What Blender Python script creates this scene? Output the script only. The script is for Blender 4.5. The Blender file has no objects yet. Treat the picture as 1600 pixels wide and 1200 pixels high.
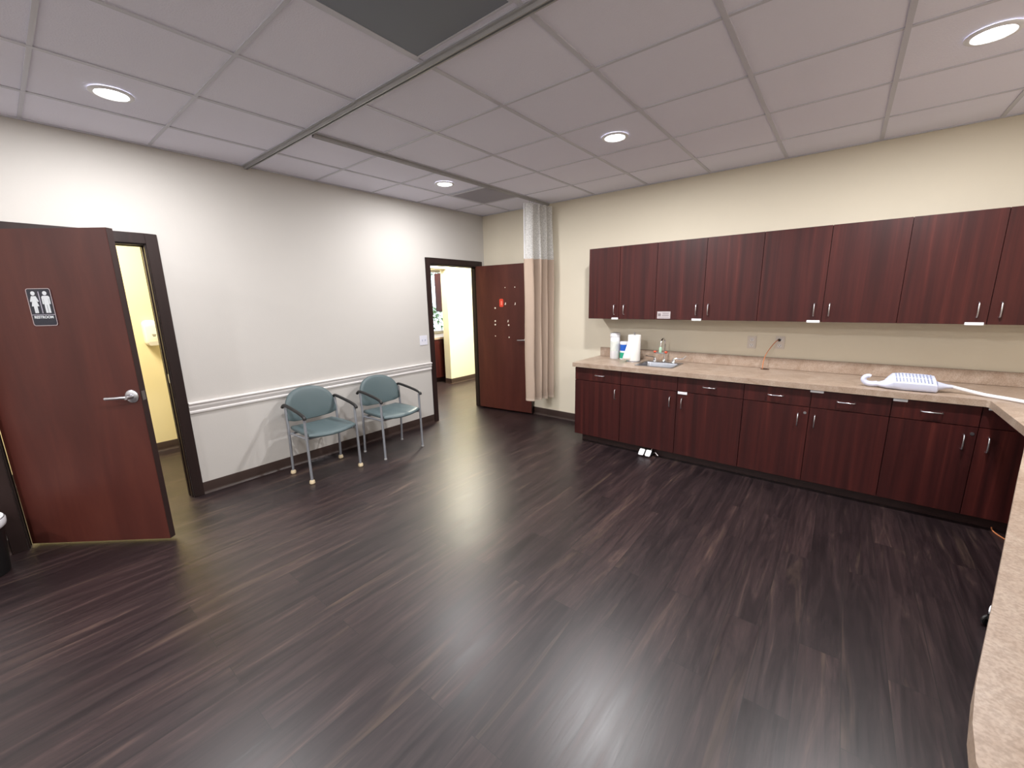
import bpy, bmesh, math, random
from mathutils import Vector, Matrix
random.seed(7)
C = bpy.context.scene.collection
sc = bpy.context.scene
PI = math.pi
R = math.radians

# ---------------------------------------------------------------- camera
cam = bpy.data.cameras.new('camera')
camo = bpy.data.objects.new('camera', cam); C.objects.link(camo)
yaw, pitch, roll = R(128.81442), R(-11.74976), R(-1.13061)
f = Vector((math.cos(pitch)*math.cos(yaw), math.cos(pitch)*math.sin(yaw), math.sin(pitch)))
r = Vector((math.sin(yaw), -math.cos(yaw), 0)); u = r.cross(f)
r2 = math.cos(roll)*r + math.sin(roll)*u
u2 = -math.sin(roll)*r + math.cos(roll)*u
M = Matrix(((r2.x, u2.x, -f.x, 4.09027), (r2.y, u2.y, -f.y, -4.49904), (r2.z, u2.z, -f.z, 1.57830), (0, 0, 0, 1)))
camo.matrix_world = M
cam.sensor_fit = 'HORIZONTAL'; cam.sensor_width = 36; cam.lens = 637.6375/1600*36
cam.clip_start = .05
sc.camera = camo
# ---------------------------------------------------------------- world, exposure
w = bpy.data.worlds.new('daylight'); sc.world = w; w.use_nodes = True
bgn = w.node_tree.nodes['Background']; bgn.inputs[0].default_value = (.80, .90, 1, 1); bgn.inputs[1].default_value = 3.0
sc.view_settings.view_transform = 'Standard'; sc.view_settings.look = 'None'
sc.view_settings.gamma = 1; sc.view_settings.use_curve_mapping = False
sc.view_settings.exposure = 0.14
SPOT_W = 43.0; SPOT_COL = (1, .99, .995)
HALL_W = 170.0; BATH_W = 80.0; WARM = (1, .95, .80); WARM2 = (1, .93, .74)

# ---------------------------------------------------------------- room measures
H = 2.72
XR = 5.55; YB = -7.2
TILE = .6096; GX = .518; GY = -.5395          # ceiling grid origin
CT = .89; CB = .845                            # worktop top and underside
WT = .12                                       # wall thickness

# ---------------------------------------------------------------- materials
def lin(c):
    return tuple(((v/255)/12.92 if v/255 <= .04045 else ((v/255+.055)/1.055)**2.4) for v in c)
def mat(name, rgb, rough=.5, metal=0, spec=.5, bump=0, bscale=200, var=0, vscale=4, coat=0, trans=0, alpha=1, emit=None, es=0):
    m = bpy.data.materials.new(name); m.use_nodes = True
    nt = m.node_tree; b = nt.nodes['Principled BSDF']
    col = lin(rgb)
    b.inputs['Base Color'].default_value = (*col, 1)
    b.inputs['Roughness'].default_value = rough; b.inputs['Metallic'].default_value = metal
    b.inputs['Specular IOR Level'].default_value = spec
    b.inputs['Coat Weight'].default_value = coat; b.inputs['Coat Roughness'].default_value = .15
    b.inputs['Transmission Weight'].default_value = trans; b.inputs['Alpha'].default_value = alpha
    if emit: b.inputs['Emission Color'].default_value = (*emit, 1); b.inputs['Emission Strength'].default_value = es
    tc = nt.nodes.new('ShaderNodeTexCoord')
    if var:
        n = nt.nodes.new('ShaderNodeTexNoise'); n.inputs['Scale'].default_value = vscale; n.inputs['Detail'].default_value = 6
        nt.links.new(tc.outputs['Object'], n.inputs['Vector'])
        mx = nt.nodes.new('ShaderNodeMix'); mx.data_type = 'RGBA'
        mx.inputs[6].default_value = (*[c*(1-var) for c in col], 1); mx.inputs[7].default_value = (*[min(1, c*(1+var)) for c in col], 1)
        nt.links.new(n.outputs['Fac'], mx.inputs[0]); nt.links.new(mx.outputs[2], b.inputs['Base Color'])
    if bump:
        n = nt.nodes.new('ShaderNodeTexNoise'); n.inputs['Scale'].default_value = bscale; n.inputs['Detail'].default_value = 3
        nt.links.new(tc.outputs['Object'], n.inputs['Vector'])
        bp = nt.nodes.new('ShaderNodeBump'); bp.inputs['Strength'].default_value = bump; bp.inputs['Distance'].default_value = .002
        nt.links.new(n.outputs['Fac'], bp.inputs['Height']); nt.links.new(bp.outputs[0], b.inputs['Normal'])
    return m

def ramp(nt, pts):
    n = nt.nodes.new('ShaderNodeValToRGB'); e = n.color_ramp.elements
    while len(e) < len(pts): e.new(.5)
    for k, (p, c) in enumerate(pts): e[k].position = p; e[k].color = (*lin(c), 1)
    return n

def wood(name, pts, rough=.35, freq=(14, 14, .7), spec=.5, detail=8, bump=.03, contrast=None, coord='Object'):
    """dark wood laminate, grain running along local z"""
    m = bpy.data.materials.new(name); m.use_nodes = True; nt = m.node_tree; b = nt.nodes['Principled BSDF']
    tc = nt.nodes.new('ShaderNodeTexCoord'); mp = nt.nodes.new('ShaderNodeMapping'); mp.inputs['Scale'].default_value = freq
    nt.links.new(tc.outputs[coord], mp.inputs['Vector'])
    oi = nt.nodes.new('ShaderNodeObjectInfo'); cb = nt.nodes.new('ShaderNodeCombineXYZ')
    mu = nt.nodes.new('ShaderNodeMath'); mu.operation = 'MULTIPLY'; mu.inputs[1].default_value = 37
    nt.links.new(oi.outputs['Random'], mu.inputs[0]); nt.links.new(mu.outputs[0], cb.inputs[2]); nt.links.new(mu.outputs[0], cb.inputs[0])
    ad = nt.nodes.new('ShaderNodeVectorMath'); nt.links.new(mp.outputs[0], ad.inputs[0]); nt.links.new(cb.outputs[0], ad.inputs[1])
    n = nt.nodes.new('ShaderNodeTexNoise'); n.inputs['Scale'].default_value = 1; n.inputs['Detail'].default_value = detail; n.inputs['Roughness'].default_value = .6; n.inputs['Distortion'].default_value = .35
    nt.links.new(ad.outputs[0], n.inputs['Vector'])
    rp = ramp(nt, pts); nt.links.new(n.outputs['Fac'], rp.inputs[0]); nt.links.new(rp.outputs[0], b.inputs['Base Color'])
    b.inputs['Roughness'].default_value = rough; b.inputs['Specular IOR Level'].default_value = spec
    bp = nt.nodes.new('ShaderNodeBump'); bp.inputs['Strength'].default_value = bump; bp.inputs['Distance'].default_value = .002
    nt.links.new(n.outputs['Fac'], bp.inputs['Height']); nt.links.new(bp.outputs[0], b.inputs['Normal'])
    return m

def floor_mat():
    m = bpy.data.materials.new('dark_vinyl_plank'); m.use_nodes = True; nt = m.node_tree; b = nt.nodes['Principled BSDF']
    L = nt.links.new
    tc = nt.nodes.new('ShaderNodeTexCoord'); sp = nt.nodes.new('ShaderNodeSeparateXYZ'); L(tc.outputs['Object'], sp.inputs[0])
    cb = nt.nodes.new('ShaderNodeCombineXYZ'); L(sp.outputs[1], cb.inputs[0]); L(sp.outputs[0], cb.inputs[1])
    br = nt.nodes.new('ShaderNodeTexBrick'); L(cb.outputs[0], br.inputs['Vector'])
    br.inputs['Scale'].default_value = 1; br.inputs['Brick Width'].default_value = 1.22; br.inputs['Row Height'].default_value = .152
    br.inputs['Mortar Size'].default_value = .0012; br.inputs['Mortar Smooth'].default_value = .2; br.offset = .37; br.offset_frequency = 2
    br.inputs['Color1'].default_value = (0, 0, 0, 1); br.inputs['Color2'].default_value = (1, 1, 1, 1); br.inputs['Mortar'].default_value = (.5, .5, .5, 1)
    rnd = nt.nodes.new('ShaderNodeSeparateColor'); L(br.outputs['Color'], rnd.inputs[0])
    mul = nt.nodes.new('ShaderNodeMath'); mul.operation = 'MULTIPLY'; mul.inputs[1].default_value = 23; L(rnd.outputs[0], mul.inputs[0])
    def noise(sx, sy, detail, rough, dist):
        c2 = nt.nodes.new('ShaderNodeCombineXYZ')
        a = nt.nodes.new('ShaderNodeMath'); a.operation = 'MULTIPLY'; a.inputs[1].default_value = sx; L(sp.outputs[0], a.inputs[0])
        c = nt.nodes.new('ShaderNodeMath'); c.operation = 'MULTIPLY'; c.inputs[1].default_value = sy; L(sp.outputs[1], c.inputs[0])
        L(a.outputs[0], c2.inputs[0]); L(c.outputs[0], c2.inputs[1]); L(mul.outputs[0], c2.inputs[2])
        n = nt.nodes.new('ShaderNodeTexNoise'); n.inputs['Scale'].default_value = 1; n.inputs['Detail'].default_value = detail
        n.inputs['Roughness'].default_value = rough; n.inputs['Distortion'].default_value = dist; L(c2.outputs[0], n.inputs['Vector']); return n
    n1 = noise(12, 1.1, 9, .66, 1.3); n2 = noise(60, 3.0, 4, .6, .4); n3 = noise(9, .7, 4, .55, 1.2)
    r1 = ramp(nt, [(.28, (33, 24, 27)), (.45, (46, 34, 37)), (.60, (62, 47, 48)), (.76, (104, 84, 74))])
    L(n1.outputs['Fac'], r1.inputs[0])
    r2_ = ramp(nt, [(.3, (150, 146, 146)), (.7, (255, 255, 255))]); L(n2.outputs['Fac'], r2_.inputs[0])
    m1 = nt.nodes.new('ShaderNodeMix'); m1.data_type = 'RGBA'; m1.blend_type = 'MULTIPLY'; m1.inputs[0].default_value = .75
    L(r1.outputs[0], m1.inputs[6]); L(r2_.outputs[0], m1.inputs[7])
    r3 = ramp(nt, [(0, (190, 182, 186)), (.5, (216, 210, 210)), (1, (250, 242, 236))]); L(rnd.outputs[0], r3.inputs[0])
    m2 = nt.nodes.new('ShaderNodeMix'); m2.data_type = 'RGBA'; m2.blend_type = 'MULTIPLY'; m2.inputs[0].default_value = 1
    L(m1.outputs[2], m2.inputs[6]); L(r3.outputs[0], m2.inputs[7])
    r4 = ramp(nt, [(.62, (0, 0, 0)), (.74, (255, 255, 255))]); L(n3.outputs['Fac'], r4.inputs[0])
    s4 = nt.nodes.new('ShaderNodeMath'); s4.operation = 'MULTIPLY'; s4.inputs[1].default_value = .30; L(r4.outputs[0], s4.inputs[0])
    m4 = nt.nodes.new('ShaderNodeMix'); m4.data_type = 'RGBA'; m4.inputs[7].default_value = (*lin((112, 92, 76)), 1)
    L(s4.outputs[0], m4.inputs[0]); L(m2.outputs[2], m4.inputs[6])
    m3 = nt.nodes.new('ShaderNodeMix'); m3.data_type = 'RGBA'; L(br.outputs['Fac'], m3.inputs[0]); L(m4.outputs[2], m3.inputs[6]); m3.inputs[7].default_value = (.006, .005, .005, 1)
    L(m3.outputs[2], b.inputs['Base Color'])
    rr = nt.nodes.new('ShaderNodeMapRange'); rr.inputs['To Min'].default_value = .28; rr.inputs['To Max'].default_value = .46
    L(n1.outputs['Fac'], rr.inputs['Value']); L(rr.outputs[0], b.inputs['Roughness'])
    b.inputs['Specular IOR Level'].default_value = .68
    bp = nt.nodes.new('ShaderNodeBump'); bp.inputs['Strength'].default_value = .12; bp.inputs['Distance'].default_value = .002
    L(n2.outputs['Fac'], bp.inputs['Height']); L(bp.outputs[0], b.inputs['Normal'])
    return m

def ceiling_tile_mat():
    m = mat('ceiling_tile', (236, 235, 248), .95, spec=.1, var=.04, vscale=1.2)
    nt = m.node_tree; b = nt.nodes['Principled BSDF']; L = nt.links.new
    tc = nt.nodes.new('ShaderNodeTexCoord')
    n = nt.nodes.new('ShaderNodeTexNoise'); n.inputs['Scale'].default_value = 130; n.inputs['Detail'].default_value = 4; L(tc.outputs['Object'], n.inputs['Vector'])
    bp = nt.nodes.new('ShaderNodeBump'); bp.inputs['Strength'].default_value = .5; bp.inputs['Distance'].default_value = .003
    L(n.outputs['Fac'], bp.inputs['Height']); L(bp.outputs[0], b.inputs['Normal'])
    return m

def laminate_mat():
    m = bpy.data.materials.new('beige_laminate'); m.use_nodes = True; nt = m.node_tree; b = nt.nodes['Principled BSDF']; L = nt.links.new
    tc = nt.nodes.new('ShaderNodeTexCoord')
    n = nt.nodes.new('ShaderNodeTexNoise'); n.inputs['Scale'].default_value = 7; n.inputs['Detail'].default_value = 9; n.inputs['Roughness'].default_value = .66; n.inputs['Distortion'].default_value = 1.2
    L(tc.outputs['Object'], n.inputs['Vector'])
    rp = ramp(nt, [(.3, (152, 129, 110)), (.47, (168, 147, 130)), (.6, (178, 159, 143)), (.75, (192, 175, 159))]); L(n.outputs['Fac'], rp.inputs[0])
    n2 = nt.nodes.new('ShaderNodeTexNoise'); n2.inputs['Scale'].default_value = 160; L(tc.outputs['Object'], n2.inputs['Vector'])
    r2_ = ramp(nt, [(.35, (200, 195, 190)), (.6, (255, 255, 255))]); L(n2.outputs['Fac'], r2_.inputs[0])
    mx = nt.nodes.new('ShaderNodeMix'); mx.data_type = 'RGBA'; mx.blend_type = 'MULTIPLY'; mx.inputs[0].default_value = .6
    L(rp.outputs[0], mx.inputs[6]); L(r2_.outputs[0], mx.inputs[7]); L(mx.outputs[2], b.inputs['Base Color'])
    b.inputs['Roughness'].default_value = .38
    return m

M_floor = floor_mat(); M_tile = ceiling_tile_mat(); M_lam = laminate_mat()
M_grid = mat('grid_white', (200, 200, 210), .45)
M_wall_l = mat('paint_left', (198, 194, 189), .7, spec=.3, bump=.15, bscale=90, var=.015)
M_wall_b = mat('paint_cream', (218, 209, 190), .7, spec=.3, bump=.15, bscale=90, var=.015)
M_wall_y = mat('paint_pale_cream', (226, 220, 196), .7, spec=.3, bump=.15, bscale=90)
M_wall_w = mat('paint_yellow_cream', (226, 212, 168), .7, spec=.3, bump=.15, bscale=90)
M_rail = mat('white_trim', (222, 218, 216), .35)
M_base = mat('brown_vinyl_base', (58, 44, 40), .32, var=.1)
M_frame = wood('dark_brown_frame', [(.3, (33, 22, 21)), (.7, (46, 31, 29))], .45, spec=.35)
M_cab = wood('mahogany_laminate', [(.25, (37, 12, 12)), (.45, (55, 19, 18)), (.6, (67, 25, 22)), (.8, (98, 44, 36))], .42, (18, 18, .5), spec=.32)
M_toe = mat('toe_kick', (40, 18, 16), .5)
M_door = wood('cherry_door', [(.3, (68, 30, 24)), (.5, (78, 36, 29)), (.72, (90, 45, 35))], .46, (5, 5, .8), detail=5, spec=.35)
M_edge = mat('door_edge', (42, 24, 22), .5)
M_steel = mat('brushed_steel', (200, 200, 205), .28, 1)
M_chrome = mat('chrome', (225, 225, 228), .12, 1)
M_silver = mat('silver_powder', (150, 153, 160), .4, .35)
M_alu = mat('track_aluminium', (172, 171, 172), .4, .2)
M_slot = mat('track_slot', (22, 22, 22), .6)
M_vinyl = mat('teal_grey_vinyl', (82, 97, 100), .45, bump=.2, bscale=400, var=.03)
M_black = mat('black_plastic', (24, 23, 24), .45)
M_dark = mat('dark_grey_panel', (124, 130, 140), .6, var=.08, vscale=2)
M_white = mat('white_plastic', (232, 232, 236), .35)
M_white2 = mat('bluish_white_plastic', (204, 209, 230), .35)
M_paper = mat('paper_towel', (240, 238, 234), .9, spec=.1, bump=.3, bscale=300)
M_tan = mat('tan_rubber', (214, 196, 162), .6)
M_clear = mat('grey_glide', (170, 170, 170), .5)
M_cord = mat('orange_cord', (196, 122, 78), .5)
M_label = mat('label_grey', (178, 170, 172), .5)
M_ink = mat('ink_grey', (120, 110, 112), .6)
M_red = mat('red_sticker', (214, 62, 40), .5)
M_dot = mat('adhesive_white', (240, 232, 218), .6)
M_navy = mat('sign_navy', (26, 28, 42), .3)
M_signw = mat('sign_white', (214, 218, 222), .4)
M_fabric = mat('beige_curtain', (180, 160, 144), .85, spec=.15, bump=.3, bscale=500, var=.04, vscale=8)
M_blue = mat('blue_print', (28, 92, 190), .4)
M_green = mat('green_print', (36, 160, 128), .4)
M_ivory = mat('ivory_plastic', (238, 232, 214), .3)
M_leaf = mat('palm_leaf', (70, 110, 48), .5, var=.3, vscale=3)
M_trunk = mat('palm_trunk', (116, 98, 74), .8, var=.2, vscale=9)
M_outlet = mat('outlet_beige', (206, 196, 186), .4)
M_hole = mat('dark_hole', (30, 22, 20), .7)
M_lens = mat('eyewash_green', (170, 205, 180), .25)
M_amber = mat('orange_red_cap', (214, 84, 54), .45)

def net_mat():
    m = bpy.data.materials.new('white_net'); m.use_nodes = True; nt = m.node_tree
    for n in list(nt.nodes): nt.nodes.remove(n)
    o = nt.nodes.new('ShaderNodeOutputMaterial'); d = nt.nodes.new('ShaderNodeBsdfDiffuse'); d.inputs[0].default_value = (.82, .81, .80, 1)
    tl = nt.nodes.new('ShaderNodeBsdfTranslucent'); tl.inputs[0].default_value = (.8, .8, .78, 1)
    a = nt.nodes.new('ShaderNodeMixShader'); a.inputs[0].default_value = .35
    t = nt.nodes.new('ShaderNodeBsdfTransparent'); x = nt.nodes.new('ShaderNodeMixShader')
    tc = nt.nodes.new('ShaderNodeTexCoord'); n = nt.nodes.new('ShaderNodeTexVoronoi'); n.inputs['Scale'].default_value = 140
    nt.links.new(tc.outputs['Object'], n.inputs['Vector'])
    rp = nt.nodes.new('ShaderNodeMapRange'); rp.inputs['From Min'].default_value = .1; rp.inputs['From Max'].default_value = .6; rp.inputs['To Min'].default_value = .2; rp.inputs['To Max'].default_value = .75
    nt.links.new(n.outputs['Distance'], rp.inputs['Value']); nt.links.new(rp.outputs[0], x.inputs[0])
    nt.links.new(d.outputs[0], a.inputs[1]); nt.links.new(tl.outputs[0], a.inputs[2])
    nt.links.new(t.outputs[0], x.inputs[1]); nt.links.new(a.outputs[0], x.inputs[2]); nt.links.new(x.outputs[0], o.inputs[0])
    return m
M_net = net_mat()
def lamp_mat():
    m = bpy.data.materials.new('lamp_lens'); m.use_nodes = True; nt = m.node_tree
    for n in list(nt.nodes): nt.nodes.remove(n)
    o = nt.nodes.new('ShaderNodeOutputMaterial'); e = nt.nodes.new('ShaderNodeEmission'); e.inputs[0].default_value = (1, .98, .98, 1); e.inputs[1].default_value = 14
    nt.links.new(e.outputs[0], o.inputs[0]); return m
M_lamp = lamp_mat()

# ---------------------------------------------------------------- mesh helpers
class MB:
    def __init__(s): s.v = []; s.f = []
    def add(s, vs, fs, T=None):
        o = len(s.v)
        s.v += [tuple(T @ Vector(p)) if T else tuple(p) for p in vs]
        s.f += [tuple(i+o for i in q) for q in fs]; return s
    def box(s, x0, y0, z0, x1, y1, z1, T=None):
        x0, x1 = sorted((x0, x1)); y0, y1 = sorted((y0, y1)); z0, z1 = sorted((z0, z1))
        vs = [(x0, y0, z0), (x1, y0, z0), (x1, y1, z0), (x0, y1, z0), (x0, y0, z1), (x1, y0, z1), (x1, y1, z1), (x0, y1, z1)]
        return s.add(vs, [(0, 3, 2, 1), (4, 5, 6, 7), (0, 1, 5, 4), (1, 2, 6, 5), (2, 3, 7, 6), (3, 0, 4, 7)], T)
    def tube(s, pts, rad, seg=12, T=None, sx=1.0, cap=True):
        pts = [Vector(p) for p in pts]; n = len(pts)
        rads = rad if isinstance(rad, (list, tuple)) else [rad]*n
        vs = []; fs = []
        up = None
        for i, p in enumerate(pts):
            d = (pts[min(i+1, n-1)] - pts[max(i-1, 0)]).normalized()
            if up is None:
                up = Vector((0, 0, 1)) if abs(d.z) < .9 else Vector((0, 1, 0))
            a = d.cross(up).normalized(); b = a.cross(d).normalized(); up = b
            for k in range(seg):
                t = 2*PI*k/seg
                vs.append(p + a*math.cos(t)*rads[i]*sx + b*math.sin(t)*rads[i])
        for i in range(n-1):
            for k in range(seg):
                k2 = (k+1) % seg
                fs.append((i*seg+k, i*seg+k2, (i+1)*seg+k2, (i+1)*seg+k))
        if cap:
            fs.append(tuple(range(seg))[::-1]); fs.append(tuple((n-1)*seg+k for k in range(seg)))
        return s.add(vs, fs, T)
    def lathe(s, prof, c=(0, 0, 0), seg=32, T=None, cap=True):
        vs = []; fs = []; n = len(prof)
        for (rr, z) in prof:
            for k in range(seg):
                t = 2*PI*k/seg; vs.append((c[0]+rr*math.cos(t), c[1]+rr*math.sin(t), c[2]+z))
        for i in range(n-1):
            for k in range(seg):
                k2 = (k+1) % seg; fs.append((i*seg+k, i*seg+k2, (i+1)*seg+k2, (i+1)*seg+k))
        if cap and prof[0][0] > 1e-6: fs.append(tuple(range(seg))[::-1])
        if cap and prof[-1][0] > 1e-6: fs.append(tuple((n-1)*seg+k for k in range(seg)))
        return s.add(vs, fs, T)
    def prism(s, out, z0, z1, T=None):
        n = len(out)
        vs = [(x, y, z0) for x, y in out] + [(x, y, z1) for x, y in out]
        fs = [tuple(range(n))[::-1], tuple(range(n, 2*n))] + [(k, (k+1) % n, n+(k+1) % n, n+k) for k in range(n)]
        return s.add(vs, fs, T)
    def loft(s, rings, T=None, close=True):
        m_ = len(rings[0]); vs = [p for q in rings for p in q]; fs = []
        for i in range(len(rings)-1):
            for k in range(m_):
                k2 = (k+1) % m_; fs.append((i*m_+k, i*m_+k2, (i+1)*m_+k2, (i+1)*m_+k))
        if close: fs.append(tuple(range(m_))[::-1]); fs.append(tuple((len(rings)-1)*m_+k for k in range(m_)))
        return s.add(vs, fs, T)
    def build(s, name, m, parent=None, smooth=True, bevel=0, sub=0, seg=2):
        me = bpy.data.meshes.new(name); me.from_pydata(s.v, [], s.f)
        bm = bmesh.new(); bm.from_mesh(me); bmesh.ops.remove_doubles(bm, verts=bm.verts, dist=1e-6)
        bmesh.ops.recalc_face_normals(bm, faces=bm.faces)
        if bevel:
            bmesh.ops.bevel(bm, geom=[e for e in bm.edges if len(e.link_faces) == 2 and e.calc_face_angle(0) > .6], offset=bevel, segments=seg, affect='EDGES', clamp_overlap=True)
        bm.to_mesh(me); bm.free()
        if smooth:
            me.shade_smooth(); me.set_sharp_from_angle(angle=R(38))
        me.materials.append(m)
        o = bpy.data.objects.new(name, me); C.objects.link(o)
        if parent: o.parent = parent
        if sub:
            md = o.modifiers.new('subdivision', 'SUBSURF'); md.levels = sub; md.render_levels = sub
        return o

def tag(o, label=None, cat=None, group=None, kind=None):
    if label: o['label'] = label
    if cat: o['category'] = cat
    if group: o['group'] = group
    if kind: o['kind'] = kind
    return o
def thing(name, label, cat, loc=(0, 0, 0), rz=0, group=None):
    o = bpy.data.objects.new(name, None); C.objects.link(o); o.empty_display_size = .1
    o.location = loc; o.rotation_euler = (0, 0, rz)
    return tag(o, label, cat, group)
def struct(o): o['kind'] = 'structure'; return o
def copy_tree(o, parent=None, share=True):
    c = o.copy(); C.objects.link(c)
    c.parent = parent
    for ch in list(o.children): copy_tree(ch, c)
    return c
def rrect(x0, y0, x1, y1, rad, n=5):
    out = []
    for (cx, cy, a0) in ((x1-rad, y1-rad, 0), (x0+rad, y1-rad, 90), (x0+rad, y0+rad, 180), (x1-rad, y0+rad, 270)):
        for k in range(n+1):
            t = R(a0+90*k/n); out.append((cx+rad*math.cos(t), cy+rad*math.sin(t)))
    return out
def box1(name, m, parent, *a, bevel=0, T=None): return MB().box(*a, T=T).build(name, m, parent, bevel=bevel)

# ================================================================ SETTING
struct(box1('floor', M_floor, None, -3.4, YB-.2, -.06, XR+.2, 3.2, 0))
# ceiling: tiles with the grid hanging just below
ceil = struct(box1('ceiling', M_tile, None, -WT, YB-.2, H+.004, XR+.2, .2, H+.06))
g = MB()
i0 = -1
for i in range(-1, 10):
    x = GX + TILE*i
    if 0 < x < XR: g.box(x-.012, YB, H-.002, x+.012, 0, H+.006)
for k in range(-8, 14):
    y = GY - TILE*(k)
    if YB < y < 0: g.box(0, y-.009, H-.001, XR, y+.009, H+.006)
g.box(0, YB, H-.004, .018, 0, H+.006).box(0, -.018, H-.004, XR, 0, H+.006)
gr = g.build('grid', M_grid, ceil, bevel=0)
struct(box1('ceiling.001', mat('hall_ceiling', (206, 200, 190), .9), None, -3.4, YB, H+.004, -WT, 3.2, H+.06))

# door openings in the left wall
D1 = (-4.62, -3.71); D2 = (-1.008, -.13); DH = 2.03
wl = MB()
wl.box(-WT, YB-.2, 0, 0, D1[0], H+.05).box(-WT, D1[0], DH, 0, D1[1], H+.05).box(-WT, D1[1], 0, 0, D2[0], H+.05)
wl.box(-WT, D2[0], DH, 0, D2[1], H+.05).box(-WT, D2[1], 0, 0, .12, H+.05)
struct(wl.build('wall_left', M_wall_l, None, smooth=False))
struct(box1('wall_back', M_wall_b, None, 0, 0, 0, XR+.12, .12, H+.05))
struct(box1('wall_right', M_wall_b, None, XR, YB-.2, 0, XR+.12, 0, H+.05))
struct(box1('wall_front', M_wall_l, None, 0, YB-.12, 0, XR, YB, H+.05))

def frame(name, y0, y1, wcas=.072):
    b = MB()
    # room side casing, jamb lining, hall side casing
    for (xa, xb) in ((-.0005, .016), (-WT-.016, -WT+.0005)):
        b.box(xa, y0-wcas, 0, xb, y0, DH+wcas).box(xa, y1, 0, xb, y1+wcas, DH+wcas).box(xa, y0, DH, xb, y1, DH+wcas)
    t = .010
    b.box(-WT, y0, 0, 0, y0+t, DH).box(-WT, y1-t, 0, 0, y1, DH).box(-WT, y0+t, DH-t, 0, y1-t, DH)
    b.box(-.085, y0+t, 0, -.05, y0+t+.006, DH-t).box(-.085, y1-t-.006, 0, -.05, y1-t, DH-t).box(-.085, y0+t, DH-t-.006, -.05, y1-t, DH-t)
    return struct(b.build(name, M_frame, None, bevel=.003))
tr1 = frame('trim_1', *D1); tr2 = frame('trim_2', *D2)
MB().box(-.03, D1[1]-.0125, .98, -.002, D1[1]-.0095, 1.05).build('strike_plate', M_steel, tr1)

# chair rail: moulded profile extruded along y
prof = [(0, .705), (.012, .708), (.014, .722), (.009, .730), (.011, .742), (.018, .752), (.020, .766), (.014, .776), (.026, .782), (.030, .792), (.026, .800), (0, .802)]
def rail(y0, y1, nm):
    T = Matrix(((1, 0, 0, 0), (0, 0, 1, 0), (0, 1, 0, 0), (0, 0, 0, 1)))
    return struct(MB().prism(prof, y0, y1, T).build(nm, M_rail, None))
rail(D1[1]+.073, D2[0]-.073, 'trim_3'); rail(YB, D1[0]-.073, 'trim_4')
# vinyl cove base
bprof = [(0, 0), (.016, 0), (.0145, .006), (.008, .014), (.0065, .03), (.0065, .098), (.005, .102), (0, .102)]
def base_y(y0, y1, nm, x=0, sgn=1):
    T = Matrix(((sgn, 0, 0, x), (0, 0, 1, 0), (0, 1, 0, 0), (0, 0, 0, 1)))
    return struct(MB().prism(bprof, y0, y1, T).build(nm, M_base, None))
def base_x(x0, x1, nm, y=0, sgn=-1):
    T = Matrix(((0, 0, 1, 0), (sgn, 0, 0, y), (0, 1, 0, 0), (0, 0, 0, 1)))
    return struct(MB().prism(bprof, x0, x1, T).build(nm, M_base, None))
base_y(D1[1]+.073, D2[0]-.073, 'baseboard_left'); base_y(YB, D1[0]-.073, 'baseboard_left.001')
base_x(0, 1.86, 'baseboard_back'); base_y(YB, -.7, 'baseboard_right', XR, -1)

# ---- hall beyond door 2 and washroom beyond door 1
HX = -1.64
hw = MB()
hw.box(HX-.16, .775, 0, HX, 3.2, H+.05).box(HX-.16, -1.2, 2.14, HX, .775, H+.05).box(HX-.16, -2.6, 0, HX, -1.2, H+.05)
struct(hw.build('wall_hall', M_wall_y, None, smooth=False))
struct(box1('wall_hall_end', M_wall_y, None, HX, 3.08, 0, -WT, 3.2, H+.05))
struct(box1('wall_hall_side', M_wall_y, None, -WT, .12, 0, -.001, 3.2, H+.05))
struct(box1('wall_divider', M_wall_y, None, -3.2, -2.72, 0, -WT, -2.6, H+.05))
base_y(.775, 3.08, 'baseboard_hall', HX, 1)
base_x(HX-.16, HX, 'baseboard_hall_end', .775, -1)
# nook behind the hall: back wall with a window in it
nx = -2.66
WY0, WY1, WZ0, WZ1 = .25, 1.9, .90, 2.2
nk = MB()
nk.box(nx-.12, -2.6, 0, nx, WY0, H+.05).box(nx-.12, WY1, 0, nx, 3.2, H+.05).box(nx-.12, WY0, 0, nx, WY1, WZ0).box(nx-.12, WY0, WZ1, nx, WY1, H+.05)
nk.box(nx, 2.2, 0, HX-.16, 2.3, H+.05)
struct(nk.build('wall_nook', M_wall_y, None, smooth=False))
wn = struct(MB().box(nx-.10, WY0, WZ0, nx-.04, WY0+.04, WZ1).box(nx-.10, WY1-.04, WZ0, nx-.04, WY1, WZ1).box(nx-.10, WY0+.04, WZ0, nx-.04, WY1-.04, WZ0+.04).box(nx-.10, WY0+.04, WZ1-.04, nx-.04, WY1-.04, WZ1).box(nx-.09, 1.03, WZ0+.04, nx-.05, 1.06, WZ1-.04).build('window_1', M_rail, None, bevel=.002))
gl = mat('window_glass', (255, 255, 255), .0, trans=1); MB().box(nx-.075, WY0+.035, WZ0+.035, nx-.07, WY1-.035, WZ1-.035).build('pane', gl, wn)
# washroom
BX = -1.65
bw = MB().box(BX-.12, -6.2, 0, BX, -2.72, H+.05).box(BX, -6.2, 0, -WT, -6.08, H+.05)
struct(bw.build('wall_washroom', M_wall_w, None, smooth=False))
base_y(-6.08, -2.72, 'baseboard_washroom', BX, 1)

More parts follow.
